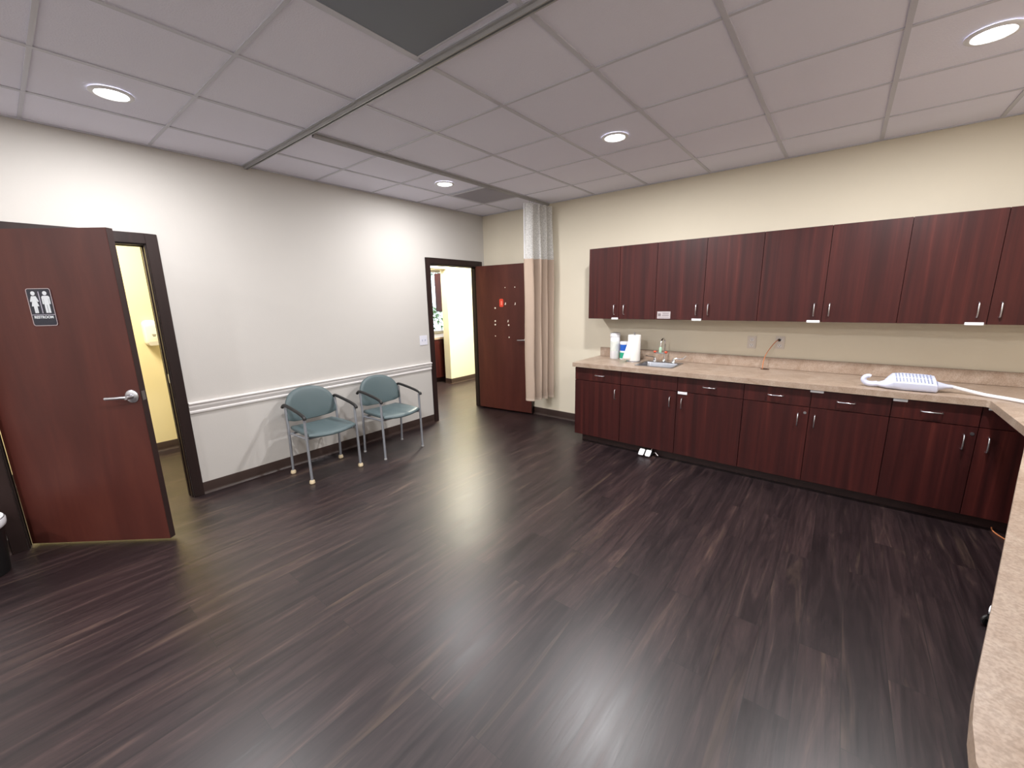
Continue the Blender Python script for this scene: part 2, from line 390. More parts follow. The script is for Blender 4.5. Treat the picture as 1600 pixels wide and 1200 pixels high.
# ================================================================ DOORS
def lever(parent, s, z, side=-1, length=.13, name='door_handle'):
    h = MB()
    Ty = Matrix.Translation((s, 0, z)) @ Matrix.Rotation(R(90), 4, 'X')   # lathe axis -> -y
    h.lathe([(.0, 0), (.041, 0), (.041, .006), (.034, .011), (.018, .013), (.014, .03), (.014, .045), (.012, .052), (0, .052)], T=Ty)
    h.tube([(s, -.043, z), (s-.03, -.047, z), (s-.07, -.048, z-.002), (s-length, -.044, z-.005)], [.011, .0105, .0095, .010], 12)
    return h.build(name, M_steel, parent)
def door(name, loc, ang, L, top, hs, hz):
    d = bpy.data.objects.new(name, None); C.objects.link(d); d.location = loc; d.rotation_euler = (0, 0, ang); struct(d)
    MB().box(.002, 0, .020, L, .044, top).build('panel', M_door, d, bevel=.0015)
    e = MB().box(L, .001, .020, L+.001, .043, top); e.build('edge_band', M_edge, d)
    lever(d, hs, hz)
    MB().box(L+.001, .010, hz-.03, L+.002, .034, hz+.03).build('latch_plate', M_steel, d)
    for z in (.22, 1.05, 1.85):
        hb = MB().tube([(-.004, .028, z-.045), (-.004, .028, z+.045)], .0065, 10).box(-.003, .012, z-.045, .0015, .040, z+.045)
        hb.build('hinge', M_steel, d)
    return d
door1 = door('door_1', (-.024, -4.602, 0), R(40.83), .912, 2.035, .862, 1.022)
door2 = door('door_2', (-.002, -.179, 0), R(6.77), .880, 2.035, .822, 1.035)
# loose adhesive dots and the red tag left on the far door
for (s, z, rr) in ((.486, 1.733, .006), (.641, 1.734, .008), (.316, 1.461, .012), (.312, 1.283, .012), (.310, 1.233, .012), (.532, 1.230, .012), (.308, 1.074, .008), (.536, 1.063, .010)):
    T = Matrix.Translation((s, 0, z)) @ Matrix.Rotation(R(90), 4, 'X')
    tag(MB().lathe([(0, 0), (rr, 0), (rr*.9, .002), (0, .002)], seg=16, T=T).build('adhesive_dot', M_dot, door2), 'white adhesive dot')
for (s, z) in ((.482, 1.517), (.638, 1.515), (.520, 1.283)):
    T = Matrix.Translation((s, 0, z)) @ Matrix.Rotation(R(90), 4, 'X')
    tag(MB().prism([(-.006, -.015), (.010, -.012), (.012, .016), (.004, .018), (.0, .002)], 0, .002, T).build('paper_scrap', M_dot, door2), 'torn white paper scrap')
T = Matrix.Translation((.424, 0, 1.530)) @ Matrix.Rotation(R(90), 4, 'X')
rt = tag(MB().prism(rrect(-.035, -.055, .03, .055, .02), 0, .002, T).build('red_sticker', M_red, door2), 'red sticker')
MB().prism([(-.012, -.03), (.012, -.03), (.012, .025), (-.012, .025)], .002, .0025, T).build('printed_square', mat('pink_print', (240, 130, 110), .5), rt)
# restroom sign on the near door
sg = thing('restroom_sign', 'dark blue restroom sign with white woman and man figures on the near door', 'sign', (0, 0, 0))
dd = Vector((math.cos(R(40.83)), math.sin(R(40.83)), 0)); nn = Vector((math.sin(R(40.83)), -math.cos(R(40.83)), 0))
o0 = Vector((-.024, -4.602, 0)) + dd*.449 + nn*.0005
SM = Matrix(((dd.x, 0, nn.x, o0.x), (dd.y, 0, nn.y, o0.y), (0, 1, 0, 1.585), (0, 0, 0, 1)))
sg.matrix_world = SM
pl = MB().prism(rrect(-.071, -.111, .071, .111, .014), 0, .003).build('plate', M_navy, sg)
def ring(a, b_, z0, z1):
    n = len(a); v = [(x, y, z0) for x, y in a]+[(x, y, z0) for x, y in b_]+[(x, y, z1) for x, y in a]+[(x, y, z1) for x, y in b_]
    fs = []
    for k in range(n):
        k2 = (k+1) % n; fs += [(k, k2, n+k2, n+k), (2*n+k, 2*n+k2, 3*n+k2, 3*n+k), (k, k2, 2*n+k2, 2*n+k), (n+k, n+k2, 3*n+k2, 3*n+k)]
    return v, fs
MB().add(*ring(rrect(-.071, -.111, .071, .111, .014), rrect(-.0675, -.1075, .0675, .1075, .011), .003, .0036)).build('border', mat('sign_rim', (176, 160, 162), .4), sg)
def circ(cx, cy, rr, n=20): return [(cx+rr*math.cos(2*PI*k/n), cy+rr*math.sin(2*PI*k/n)) for k in range(n)]
MB().prism(circ(-.033, .082, .012), .003, .0042).prism([(-.046, .066), (-.020, .066), (-.008, .035), (-.015, .031), (-.022, .044), (-.012, .006), (-.023, .006), (-.023, -.034), (-.032, -.034), (-.0325, .006), (-.0335, .006), (-.034, -.034), (-.043, -.034), (-.043, .006), (-.054, .006), (-.044, .044), (-.051, .031), (-.058, .035)], .003, .0042).build('woman_figure', M_signw, sg, smooth=False)
MB().prism(circ(.035, .082, .012), .003, .0042).prism([(.020, .067), (.050, .067), (.058, .060), (.058, .018), (.051, .018), (.051, .050), (.049, .050), (.049, -.034), (.0365, -.034), (.0365, .014), (.0335, .014), (.0335, -.034), (.021, -.034), (.021, .050), (.019, .050), (.019, .018), (.012, .018), (.012, .060)], .003, .0042).build('man_figure', M_signw, sg, smooth=False)
MB().box(-.002, -.036, .003, .002, .092, .004).box(-.067, -.046, .003, .067, -.043, .004).build('divider', mat('sign_line', (178, 172, 186), .4), sg)
tcu = bpy.data.curves.new('restroom', 'FONT'); tcu.body = 'RESTROOM'; tcu.size = .0215; tcu.align_x = 'CENTER'; tcu.extrude = .0005; tcu.offset = .0006
to = bpy.data.objects.new('lettering', tcu); C.objects.link(to)
dg = bpy.context.evaluated_depsgraph_get(); me = bpy.data.meshes.new_from_object(to.evaluated_get(dg)); bpy.data.objects.remove(to)
me.materials.clear(); me.materials.append(M_signw)
lo = bpy.data.objects.new('lettering', me); C.objects.link(lo); lo.parent = sg; lo.location = (0, -.066, .0037)
bd = MB()
for k, (bx_, by_) in enumerate([(0, 0), (1, 0), (0, 1), (3, 0), (4, 1), (6, 0), (6, 1), (7, 1), (9, 0), (9, 2), (10, 1), (12, 0), (13, 0), (12, 1), (15, 0), (15, 2), (16, 1)]):
    bd.lathe([(0, 0), (.0012, 0), (.0006, .0008), (0, .0008)], (-.04+bx_*.005, -.085-by_*.005, .003), 8)
bd.build('braille_dots', M_navy, sg)

# ================================================================ CEILING FIXTURES
def downlight(label, x, y, first=None, k=1.0):
    t = thing('ceiling_light', label, 'ceiling light', (x, y, H), 0, 'round recessed ceiling lights')
    if first is None:
        MB().lathe([(.072, -.001), (.094, -.001), (.096, -.004), (.090, -.009), (.074, -.010), (.070, -.006), (.072, -.001)], seg=48, cap=False).build('trim_ring', M_white, t)
        MB().lathe([(0, -.004), (.0725, -.004), (.0725, -.0035), (0, -.0035)], seg=48).build('lens', M_lamp, t)
    else:
        for ch in [q for q in first.children if q.type == 'MESH']:
            c = ch.copy(); C.objects.link(c); c.parent = t
    if True:
        ld = bpy.data.lights.new('downlight', 'AREA'); ld.shape = 'DISK'; ld.size = .14; ld.energy = SPOT_W*k; ld.color = SPOT_COL
        l = bpy.data.objects.new('downlight', ld); C.objects.link(l); l.parent = t; l.location = (0, 0, -.012)
    return t
dl = downlight('round ceiling light above the near door, leftmost in the ceiling', .836, -3.892, None, .62)
downlight('small round ceiling light beside the grille near the far corner', .84, -1.467, dl, .66)
downlight('round ceiling light in the middle of the ceiling above the sink side', 2.651, -1.457, dl)
downlight('large bright round ceiling light at the upper right corner', 4.484, -1.450, dl)
for (x, y, l) in ((2.651, -3.892, 'round ceiling light overhead behind the dark ceiling panel'), (.836, -6.33, 'round ceiling light by the front wall, left side'), (2.651, -6.33, 'round ceiling light by the front wall, middle'), (4.484, -6.33, 'round ceiling light by the front wall, right side')):
    downlight(l, x, y, dl)
# air grille
vy0, vy1 = GY-TILE+.01, GY-.01
vx0, vx1 = GX+.012, GX+TILE-.012
vt = thing('ceiling_vent', 'square grey air grille in the ceiling near the far corner', 'vent', ((vx0+vx1)/2, (vy0+vy1)/2, H))
hx_, hy_ = (vx1-vx0)/2, (vy1-vy0)/2
MB().add(*ring([(-hx_, -hy_), (hx_, -hy_), (hx_, hy_), (-hx_, hy_)], [(-hx_+.035, -hy_+.035), (hx_-.035, -hy_+.035), (hx_-.035, hy_-.035), (-hx_+.035, hy_-.035)], -.010, -.001)).build('frame', M_grid, vt)
MB().box(-hx_+.03, -hy_+.03, -.002, hx_-.03, hy_-.03, -.0005).build('backing', mat('vent_dark', (140, 136, 142), .8), vt)
sl = MB(); n = 30
for k in range(n):
    y = -hy_+.04+(2*hy_-.08)*k/(n-1); sl.box(-hx_+.034, y-.004, -.008, hx_-.034, y+.004, -.004)
sl.build('slats', mat('vent_slat', (176, 172, 180), .5), vt)
# dark panel
px0, px1 = GX+3*TILE+.012, GX+4*TILE-.012; py1 = GY-4*TILE-.04; py0 = GY-5*TILE+.012
dp_ = thing('ceiling_panel', 'flat dark grey panel set in the ceiling grid beside the long track', 'ceiling panel', ((px0+px1)/2, (py0+py1)/2, H))
MB().box(-(px1-px0)/2, -(py1-py0)/2, -.001, (px1-px0)/2, (py1-py0)/2, .0035).build('panel', M_dark, dp_)
MB().add(*ring([(-(px1-px0)/2, -(py1-py0)/2), ((px1-px0)/2, -(py1-py0)/2), ((px1-px0)/2, (py1-py0)/2), (-(px1-px0)/2, (py1-py0)/2)],
               [(-(px1-px0)/2+.012, -(py1-py0)/2+.012), ((px1-px0)/2-.012, -(py1-py0)/2+.012), ((px1-px0)/2-.012, (py1-py0)/2-.012), (-(px1-px0)/2+.012, (py1-py0)/2-.012)], -.003, .002)).build('frame', M_grid, dp_)
# curtain tracks
def track(name, label, a, b):
    a = Vector(a); b = Vector(b); d = b-a; L = d.length
    t = thing(name, label, 'curtain track', a, math.atan2(d.y, d.x))
    c = MB()
    prof_ = [(-.024, 0), (.024, 0), (.024, -.003), (.013, -.004), (.013, -.022), (.006, -.022), (.006, -.006), (-.006, -.006), (-.006, -.022), (-.013, -.022), (-.013, -.004), (-.024, -.003)]
    TT = Matrix(((0, 0, 1, 0), (1, 0, 0, 0), (0, 1, 0, 0), (0, 0, 0, 1)))
    c.prism(prof_, 0, L, TT).build('rail', M_alu, t)
    MB().box(.002, -.0055, -.012, L-.002, .0055, -.0062).build('slot', M_slot, t)
    return t
track('curtain_track', 'long metal curtain track crossing the ceiling from the chair wall', (0.002, -2.957, H-.002), (XR-.002, -2.957, H-.002))
track('curtain_track', 'shorter metal curtain track leading to the beige curtain', (1.105, -2.92, H-.002), (1.105, -.002, H-.002))

# ================================================================ CURTAIN
ct = thing('privacy_curtain', 'bunched beige privacy curtain with white net top hanging by the far door', 'curtain', (1.105, 0, 0))
ctrl = [(-.085, -.405), (-.045, -.425), (.03, -.405), (.035, -.375), (-.075, -.345), (-.08, -.315), (.05, -.30), (.075, -.275), (-.03, -.235), (-.045, -.21), (.07, -.20), (.10, -.175), (.015, -.135), (.0, -.11), (.095, -.10), (.13, -.08), (.07, -.04), (.035, -.03)]
def catmull(P, n=7):
    out = []
    for i in range(len(P)-1):
        p0 = P[max(i-1, 0)]; p1 = P[i]; p2 = P[i+1]; p3 = P[min(i+2, len(P)-1)]
        for k in range(n):
            t = k/n
            out.append(tuple(.5*((2*p1[j])+(-p0[j]+p2[j])*t+(2*p0[j]-5*p1[j]+4*p2[j]-p3[j])*t*t+(-p0[j]+3*p1[j]-3*p2[j]+p3[j])*t**3) for j in range(len(p1))))
    out.append(tuple(P[-1])); return out
path = catmull(ctrl)
def sheet(z0, z1, nz, flare=.0, th=.0012):
    b = MB(); n = len(path); vs = []; fs = []
    cx = sum(p[0] for p in path)/n; cy = sum(p[1] for p in path)/n
    for side in (0, 1):
        for j in range(nz+1):
            z = z0+(z1-z0)*j/nz; s = .78+.22*min(1, (2.7-z)/.7)
            for i, p in enumerate(path):
                wob = .004*math.sin(z*5+i*.35)
                q0 = path[max(i-1, 0)]; q1 = path[min(i+1, n-1)]; dx, dy = q1[0]-q0[0], q1[1]-q0[1]; l = math.hypot(dx, dy) or 1
                ox, oy = (-dy/l*th, dx/l*th) if side else (dy/l*th, -dx/l*th)
                vs.append((p[0]*s+wob+ox, p[1]+oy, z))
    N = (nz+1)*n
    for j in range(nz):
        for i in range(n-1):
            a = j*n+i; fs.append((a, a+1, a+n+1, a+n)); fs.append((N+a, N+a+n, N+a+n+1, N+a+1))
    for j in range(nz):
        for i in (0, n-1):
            a = j*n+i; fs.append((a, a+n, N+a+n, N+a))
    for i in range(n-1):
        for j in (0, nz):
            a = j*n+i; fs.append((a, a+1, N+a+1, N+a))
    return b.add(vs, fs)
sheet(.30, 2.045, 24).build('fabric', M_fabric, ct)
sheet(2.04, 2.665, 8, th=.0006).build('net_top', M_net, ct)
sheet(.30, .33, 1, th=.0022).build('hem', mat('curtain_hem', (190, 172, 156), .85), ct)
MB().tube([(-.062, -.427, 2.05), (-.060, -.427, 2.67)], .006, 8).build('edge_tape', M_white, ct)
for k in range(9):
    y = -.40+k*.045
    MB().tube([(0, y, 2.652), (.004, y, 2.672), (0, y, 2.688)], .003, 6).lathe([(0, 2.686), (.005, 2.686), (.005, 2.694), (0, 2.694)], (0, y, 0), 10).build('hook', M_chrome, ct)

# ================================================================ CABINETS
def pull_v(parent, x, y, zc, L=.10):
    z0, z1 = zc-L/2, zc+L/2
    return MB().tube([(x, y, z0), (x, y-.018, z0+.001), (x, y-.026, z0+.010), (x, y-.027, zc), (x, y-.026, z1-.010), (x, y-.018, z1-.001), (x, y, z1)], .0045, 10).build('pull_handle', M_steel, parent)
def pull_h(parent, xc, y, z, L=.105):
    x0, x1 = xc-L/2, xc+L/2
    return MB().tube([(x0, y, z), (x0+.001, y-.018, z), (x0+.010, y-.026, z), (xc, y-.027, z), (x1-.010, y-.026, z), (x1-.001, y-.018, z), (x1, y, z)], .0045, 10).build('pull_handle', M_steel, parent)
def holder(parent, x0, x1, z, y, h=.02):
    o = MB().box(0, -.005, -h/2, x1-x0, 0, h/2).build('label_holder', M_white, parent, bevel=.0015)
    o.location = (x0, y, z); tag(o, 'small white label holder'); return o
UY = -.330
def upper(label, x0, x1, seam, hL, hR, labels=()):
    t = thing('wall_cabinet', label, 'wall cabinet', (x0, 0, 1.348), 0, 'dark red wall cabinets')
    MB().box(.001, -.308, 0, x1-x0-.001, -.002, .742).build('body', M_cab, t)
    for (a, b, h) in ((x0, seam, hL), (seam, x1, hR)):
        d = MB().box(.0015, UY, 0, b-a-.0015, -.309, .745).build('door', M_cab, t, bevel=.0015); d.location = (a-x0, 0, 0)
        p = pull_v(d, h-a, UY, .098)
        for (lx0, lx1) in labels:
            if a-.01 <= lx0 < b-.02: l = holder(d, lx0-a, lx1-a, .004, UY-.0005)
    return t
u1 = upper('dark red wall cabinet at the left end of the upper row', 1.858, 2.606, 2.218, 2.170, 2.279, [(2.14, 2.214)])
u2 = upper('dark red wall cabinet above the sink with a grey printed label', 2.606, 3.507, 3.058, 3.000, 3.105, [(2.965, 3.05)])
u3 = upper('dark red wall cabinet above the two outlets', 3.507, 4.410, 3.960, 3.904, 4.003, [(3.865, 3.952)])
u4 = upper('dark red wall cabinet at the right end, above the white device', 4.410, 5.312, 4.857, 4.803, 4.906, [(4.755, 4.845)])
u5 = None
d = [c for c in u2.children if c.name.startswith('door')][0]
ps = MB().box(.026, UY-.002, .010, .156, UY, .080).build('printed_label', M_label, d); tag(ps, 'grey printed label')
pk = MB()
for (a, b, z) in ((.075, .145, .066), (.08, .14, .058), (.075, .145, .046), (.075, .14, .038), (.04, .145, .022)): pk.box(a, UY-.0025, z-.002, b, UY-.0019, z+.002)
pk.box(.034, UY-.0025, .034, .062, UY-.0019, .062).build('print', M_ink, ps)
# base cabinets
BY = -.622
def base_cab(label, x0, x1, cols, toe0=.0, sink=None):
    """cols: (xa, xb, drawer pull x or None, door handle x, lock x or None)"""
    t = thing('base_cabinet', label, 'base cabinet', (x0, 0, 0), 0, 'dark red base cabinets')
    zt = .66 if sink else CB-.002
    c = MB().box(.001, -.601, .085, x1-x0-.001, -.004, zt)
    c.box(.001, -.601, .085, x1-x0-.001, -.58, CB-.002).box(.001, -.58, .085, .019, -.004, CB-.002).box(x1-x0-.019, -.58, .085, x1-x0-.001, -.004, CB-.002)
    c.build('body', M_cab, t)
    MB().box(toe0, -.545, 0, x1-x0, -.527, .085).box(toe0, -.527, 0, toe0+.018, -.02, .085).build('toe_kick', M_toe, t)
    for (a, b, pu, hx2, lk) in cols:
        if pu is not False:
            dr = MB().box(.002, BY, 0, b-a-.002, -.602, .135).build('drawer' if pu else 'false_front', M_cab, t, bevel=.0015); dr.location = (a-x0, 0, .702)
            if pu: pull_h(dr, pu-a, BY, .068)
        dd_ = MB().box(.002, BY, 0, b-a-.002, -.602, .612).build('door', M_cab, t, bevel=.0015); dd_.location = (a-x0, 0, .086)
        pull_v(dd_, hx2-a, BY, .505)
        if lk:
            MB().lathe([(0, 0), (.011, 0), (.010, .004), (0, .004)], seg=20, T=Matrix.Translation((lk-a, BY, .566)) @ Matrix.Rotation(R(90), 4, 'X')).build('lock', M_steel, dd_)
    return t
b1 = base_cab('narrow dark red base cabinet at the left end of the worktop', 1.866, 2.397, [(1.866, 2.397, 2.165, 2.344, None)], .06)
b2 = base_cab('dark red base cabinet under the sink with a plain panel over its left door', 2.397, 3.508, [(2.397, 2.958, None, 2.898, None), (2.958, 3.508, 3.235, 3.007, None)], 0, True)
b3 = base_cab('dark red base cabinet between the sink cabinet and the white device', 3.508, 4.437, [(3.508, 3.972, 3.738, 3.902, 3.945), (3.972, 4.437, 4.186, 4.011, None)])
b4 = base_cab('dark red base cabinet at the right end under the white device', 4.437, 5.312, [(4.437, 4.868, 4.641, 4.809, 4.845), (4.868, 5.312, 5.09, 4.920, None)])
holder(b2, 2.966-2.397, 3.050-2.397, .690, BY-.001, .024)
holder(b3, 3.962-3.508, 4.046-3.508, .832, BY-.0005); holder(b4, 4.428-4.437+.012, 4.515-4.437, .830, BY-.0005); holder(b4, 4.892-4.437, 4.965-4.437, .832, BY-.0005)
# filler cabinet in the corner
struct(box1('trim_5', M_cab, None, 5.313, -.600, 0, XR-.001, -.004, CB-.002))

# worktop with angled near end: outline in plan, hole for the sink
out = [(1.846, -.001), (1.846, -.65), (4.872, -.65), (4.884, -.662), (4.882, -1.36)]
out += [(4.81, -1.66), (4.69, -2.14), (4.535, -2.77), (4.432, -3.19), (4.372, -3.43), (4.350, -3.52), (4.330, -3.62), (4.321, -3.70), (4.328, -3.76), (4.35, -3.80), (4.40, -3.83)]
out += [(XR-.002, -3.86), (XR-.002, -.001)]
SX0, SX1, SY0, SY1 = 2.475, 2.865, -.50, -.115
def worktop():
    bm = bmesh.new()
    hole = rrect(SX0+.012, SY0+.012, SX1-.012, SY1-.012, .04, 4)
    def loop(pts, z): return [bm.verts.new((x, y, z)) for x, y in pts]
    for z in (CB, CT):
        a = loop(out, z); h = loop(hole, z)
        es = [bm.edges.new((a[i], a[(i+1) % len(a)])) for i in range(len(a))]+[bm.edges.new((h[i], h[(i+1) % len(h)])) for i in range(len(h))]
        bmesh.ops.triangle_fill(bm, edges=es, use_beauty=True)
        if z == CB: A0, H0 = a, h
        else: A1, H1 = a, h
    for (p, q) in ((A0, A1), (H0, H1)):
        for i in range(len(p)):
            j = (i+1) % len(p); bm.faces.new((p[i], p[j], q[j], q[i]))
    bmesh.ops.recalc_face_normals(bm, faces=bm.faces)
    me = bpy.data.meshes.new('slab'); bm.to_mesh(me); bm.free(); me.shade_smooth(); me.set_sharp_from_angle(angle=R(35)); me.materials.append(M_lam)
    o = bpy.data.objects.new('slab', me); C.objects.link(o); return o
wt = thing('worktop', 'long beige laminate worktop along the cabinets and down the right side', 'worktop', (1.846, 0, CB))
s_ = worktop(); s_.parent = wt; s_.location = (-1.846, 0, -CB)
bs = MB().box(1.862, -.020, CT+.0005, XR-.002, -.001, CT+.105); b_ = bs.build('backsplash', M_lam, wt, bevel=.003); b_.location = (-1.846, 0, -CB)
bs = MB().box(XR-.021, -3.86, CT+.0005, XR-.001, -.022, CT+.105); b_ = bs.build('side_splash', M_lam, wt, bevel=.003); b_.location = (-1.846, 0, -CB)
for (x, y) in ((5.0, -1.50), (4.75, -3.55)):
    tag(box1('support_panel', M_cab, None, x, y-.02, 0, XR-.02, y, CB-.001), 'dark red upright panel carrying the near end of the worktop' if y < -3 else 'dark red upright panel under the right-hand worktop', 'support panel')

# sink
sk = thing('sink', 'small stainless steel sink set into the beige worktop', 'sink', ((SX0+SX1)/2, (SY0+SY1)/2, CT))
a, b = (SX1-SX0)/2, (SY1-SY0)/2
rings = []
for (ins, z, rd) in ((0, .0008, .035), (0, .004, .035), (.018, .0045, .03), (.026, .002, .03), (.030, -.012, .035), (.042, -.14, .05), (.07, -.150, .05), (.13, -.152, .03)):
    back = .055 if ins >= .018 else 0       # wider deck at the rear for the taps
    rings.append([(x, y, z) for x, y in rrect(-a+ins, -b+ins, a-ins, b-ins-back, rd if ins < .1 else .02, 4)])
bk = MB().loft(rings, close=False); n_ = len(rings[-1]); off = (len(rings)-1)*n_; bk.f.append(tuple(off+k for k in range(n_)))
bk.build('basin', mat('sink_steel', (150, 152, 158), .32, 1), sk)
MB().lathe([(0, 0), (.032, 0), (.034, .002), (.022, .003), (.0, .001)], (0, -.03, -.151), 24).build('drain', M_chrome, sk)
# tap
fx, fy = 2.668, -.147
fc = thing('faucet', 'tall chrome gooseneck faucet with wrist-blade handles and orange-capped eyewash', 'faucet', (fx, fy, CT+.0045))
MB().lathe([(0, 0), (.024, 0), (.024, .006), (.018, .012), (.014, .03), (.011, .034), (0, .034)]).build('spout_base', M_chrome, fc)
sp = [(0, 0, .03), (0, 0, .12), (0, 0, .185)]
for k in range(1, 10): t_ = PI*k/9*.97; sp.append((-.005*k/9, -.058+.058*math.cos(t_), .195+.058*math.sin(t_)))
sp.append((-.006, -.117, .165))
MB().tube(sp, .0075, 12).build('spout', M_chrome, fc)
ew = MB().lathe([(0, 0), (.010, 0), (.015, .01), (.015, .05), (.010, .062), (0, .062)], (-.006, -.117, .108), 16).build('eyewash_body', M_lens, fc)
MB().tube([(-.062, -.117, .112), (-.03, -.117, .106), (.018, -.117, .106), (.050, -.117, .112)], .006, 10).build('eyewash_arm', M_chrome, fc)
for x in (-.062, .050): MB().lathe([(0, 0), (.010, 0), (.016, .012), (.012, .020), (0, .020)], (x, -.117, .108), 14).build('cap', M_amber, fc)
for s in (-1, 1):
    vx = s*.098
    v = MB().lathe([(0, 0), (.026, 0), (.025, .006), (.017, .022), (.012, .034), (.012, .045), (0, .047)], (vx, 0, 0)).build('valve', M_chrome, fc)
    if s > 0: pts = [(vx, 0, .042), (vx+.03, .004, .044), (vx+.075, .006, .042), (vx+.10, .006, .055), (vx+.118, .006, .078)]
    else: pts = [(vx, 0, .042), (vx-.03, .010, .046), (vx-.075, .022, .047), (vx-.11, .032, .050)]
    MB().tube(pts, [.007, .006, .006, .009, .007][:len(pts)], 10).build('blade_handle', M_chrome, v)

# foot pedals
fp = thing('foot_pedal', 'pair of small white foot pedals under the sink cabinet', 'foot pedal', (2.70, -.635, 0))
for x in (-.045, .022):
    MB().prism(rrect(-.026, -.04, .026, .035, .012), 0, .006, Matrix.Translation((x, 0, .036)) @ Matrix.Rotation(R(38), 4, 'X')).build('pedal', M_white, fp)
MB().box(-.055, .028, 0, .05, .068, .05).build('bracket', M_black, fp, bevel=.004)
MB().tube([(.05, .045, .03), (.085, .03, .045), (.11, .03, .02)], .008, 8).tube([(.03, .06, .05), (.035, .07, .075), (.036, .086, .078)], .007, 8).build('pipe', M_chrome, fp)

# ---- things on the worktop
def canister():
    t = thing('wipes_canister', 'tall white wipes canister at the left end of the worktop', 'canister', (2.105, -.145, CT+.0005))
    MB().lathe([(0, 0), (.050, 0), (.053, .004), (.053, .245), (.051, .25), (0, .25)]).build('body', M_white, t)
    MB().lathe([(0, .2505), (.055, .2505), (.056, .256), (.056, .282), (.052, .292), (.028, .296), (0, .296)]).build('lid', M_white, t)
    lb = MB()
    for k in range(-6, 7): pass
    vs = []; fs = []
    for k in range(17):
        an = R(-150+8*k)
        for z in (.09, .20): vs.append((.0535*math.cos(an), .0535*math.sin(an), z))
    for k in range(16): fs.append((2*k, 2*k+2, 2*k+3, 2*k+1))
    MB().add(vs, fs).build('paper_label', mat('pale_print', (214, 218, 212), .5, var=.12, vscale=60), t)
canister()
t = thing('wipes_tub', 'blue and green labelled white tub behind the paper towel', 'canister', (2.225, -.155, CT+.0005))
MB().lathe([(0, 0), (.046, 0), (.050, .004), (.050, .038), (.050, .175), (0, .176)]).build('body', M_white, t)
MB().lathe([(.0503, .10), (.0507, .10), (.0507, .168), (.0503, .168)], cap=False).build('blue_label', M_blue, t).data.name = 'blue_label'
MB().lathe([(.0503, .015), (.0507, .015), (.0507, .08), (.0503, .08)], cap=False).build('green_label', M_green, t)
MB().lathe([(0, .1765), (.052, .1765), (.052, .190), (.047, .200), (0, .202)]).build('lid', M_white, t)
t = thing('paper_towel_roll', 'white paper towel roll on a stand left of the sink', 'paper towel', (2.375, -.255, CT+.0005))
MB().lathe([(0, 0), (.078, 0), (.078, .006), (.07, .010), (.008, .012), (.008, .295), (.012, .300), (.012, .312), (0, .314)]).build('stand', M_steel, t)
MB().lathe([(.02, .013), (.064, .013), (.066, .017), (.066, .283), (.064, .287), (.02, .287), (.02, .013)], seg=48, cap=False).build('roll', M_paper, t)
vs = []; fs = []
for j in range(9):
    z = .285-.262*j/8; w_ = .012+.105*j/8
    for i in range(7):
        q = i/6; vs.append((-.012-w_*q*.75, -.0665-.006*q-.012*math.sin(q*3)*j/8, z))
for j in range(8):
    for i in range(6): a_ = j*7+i; fs.append((a_, a_+1, a_+8, a_+7))
o = MB().add(vs, fs).build('loose_sheet', M_paper, t); md = o.modifiers.new('thickness', 'SOLIDIFY'); md.thickness = .0015
# outlets
def plate(name, label, cat, x, z, w_=.075, h_=.118, two=False):
    t = thing(name, label, cat, (x, 0, z), 0)
    MB().box(-w_/2, -.007, -h_/2, w_/2, -.0005, h_/2).build('cover_plate', M_outlet, t, bevel=.003)
    for s in (-1, 1):
        rc = MB().prism(rrect(-.017, -.014, .017, .014, .008), .007, .009, Matrix.Translation((0, 0, s*.027)) @ Matrix.Rotation(R(90), 4, 'X')).build('receptacle', M_rail, t)
        MB().box(-.009, -.0095, s*.027-.002, -.006, -.009, s*.027+.009).box(.006, -.0095, s*.027-.002, .009, -.009, s*.027+.009).box(-.0025, -.0095, s*.027-.011, .0025, -.009, s*.027-.006).build('slots', M_hole, rc)
    return t
plate('wall_outlet', 'beige wall outlet with nothing plugged in, left of the cord outlet', 'outlet', 3.440, 1.128)
plate('wall_outlet', 'beige wall outlet with an orange cord plugged in', 'outlet', 3.668, 1.135)
cd = thing('power_cord', 'thin orange power cord running from the outlet down to the worktop hole', 'cord', (3.66, -.012, 1.160))
MB().tube(catmull([(0, -.012, 0), (-.015, -.045, -.005), (-.045, -.05, -.05), (-.085, -.055, -.13), (-.10, -.06, -.21), (-.10, -.068, -.268)]), .0035, 8).build('cable', M_cord, cd)
MB().lathe([(0, 0), (.013, 0), (.011, .018), (.006, .022), (0, .022)], T=Matrix.Translation((0, 0, 0)) @ Matrix.Rotation(R(90), 4, 'X'), seg=14).build('plug', M_black, cd)
gm = MB().lathe([(.022, 0), (.036, 0), (.036, .002), (.030, .004), (.022, .003), (.022, 0)], (3.580, -.085, CT+.0003), cap=False).build('grommet', mat('brown_grommet', (84, 56, 40), .5), None)
tag(gm, 'dark brown cord hole ring set in the worktop', 'grommet')
MB().lathe([(0, 0), (.022, 0), (.022, .001), (0, .001)], (3.580, -.085, CT+.0003)).build('opening', M_hole, gm)

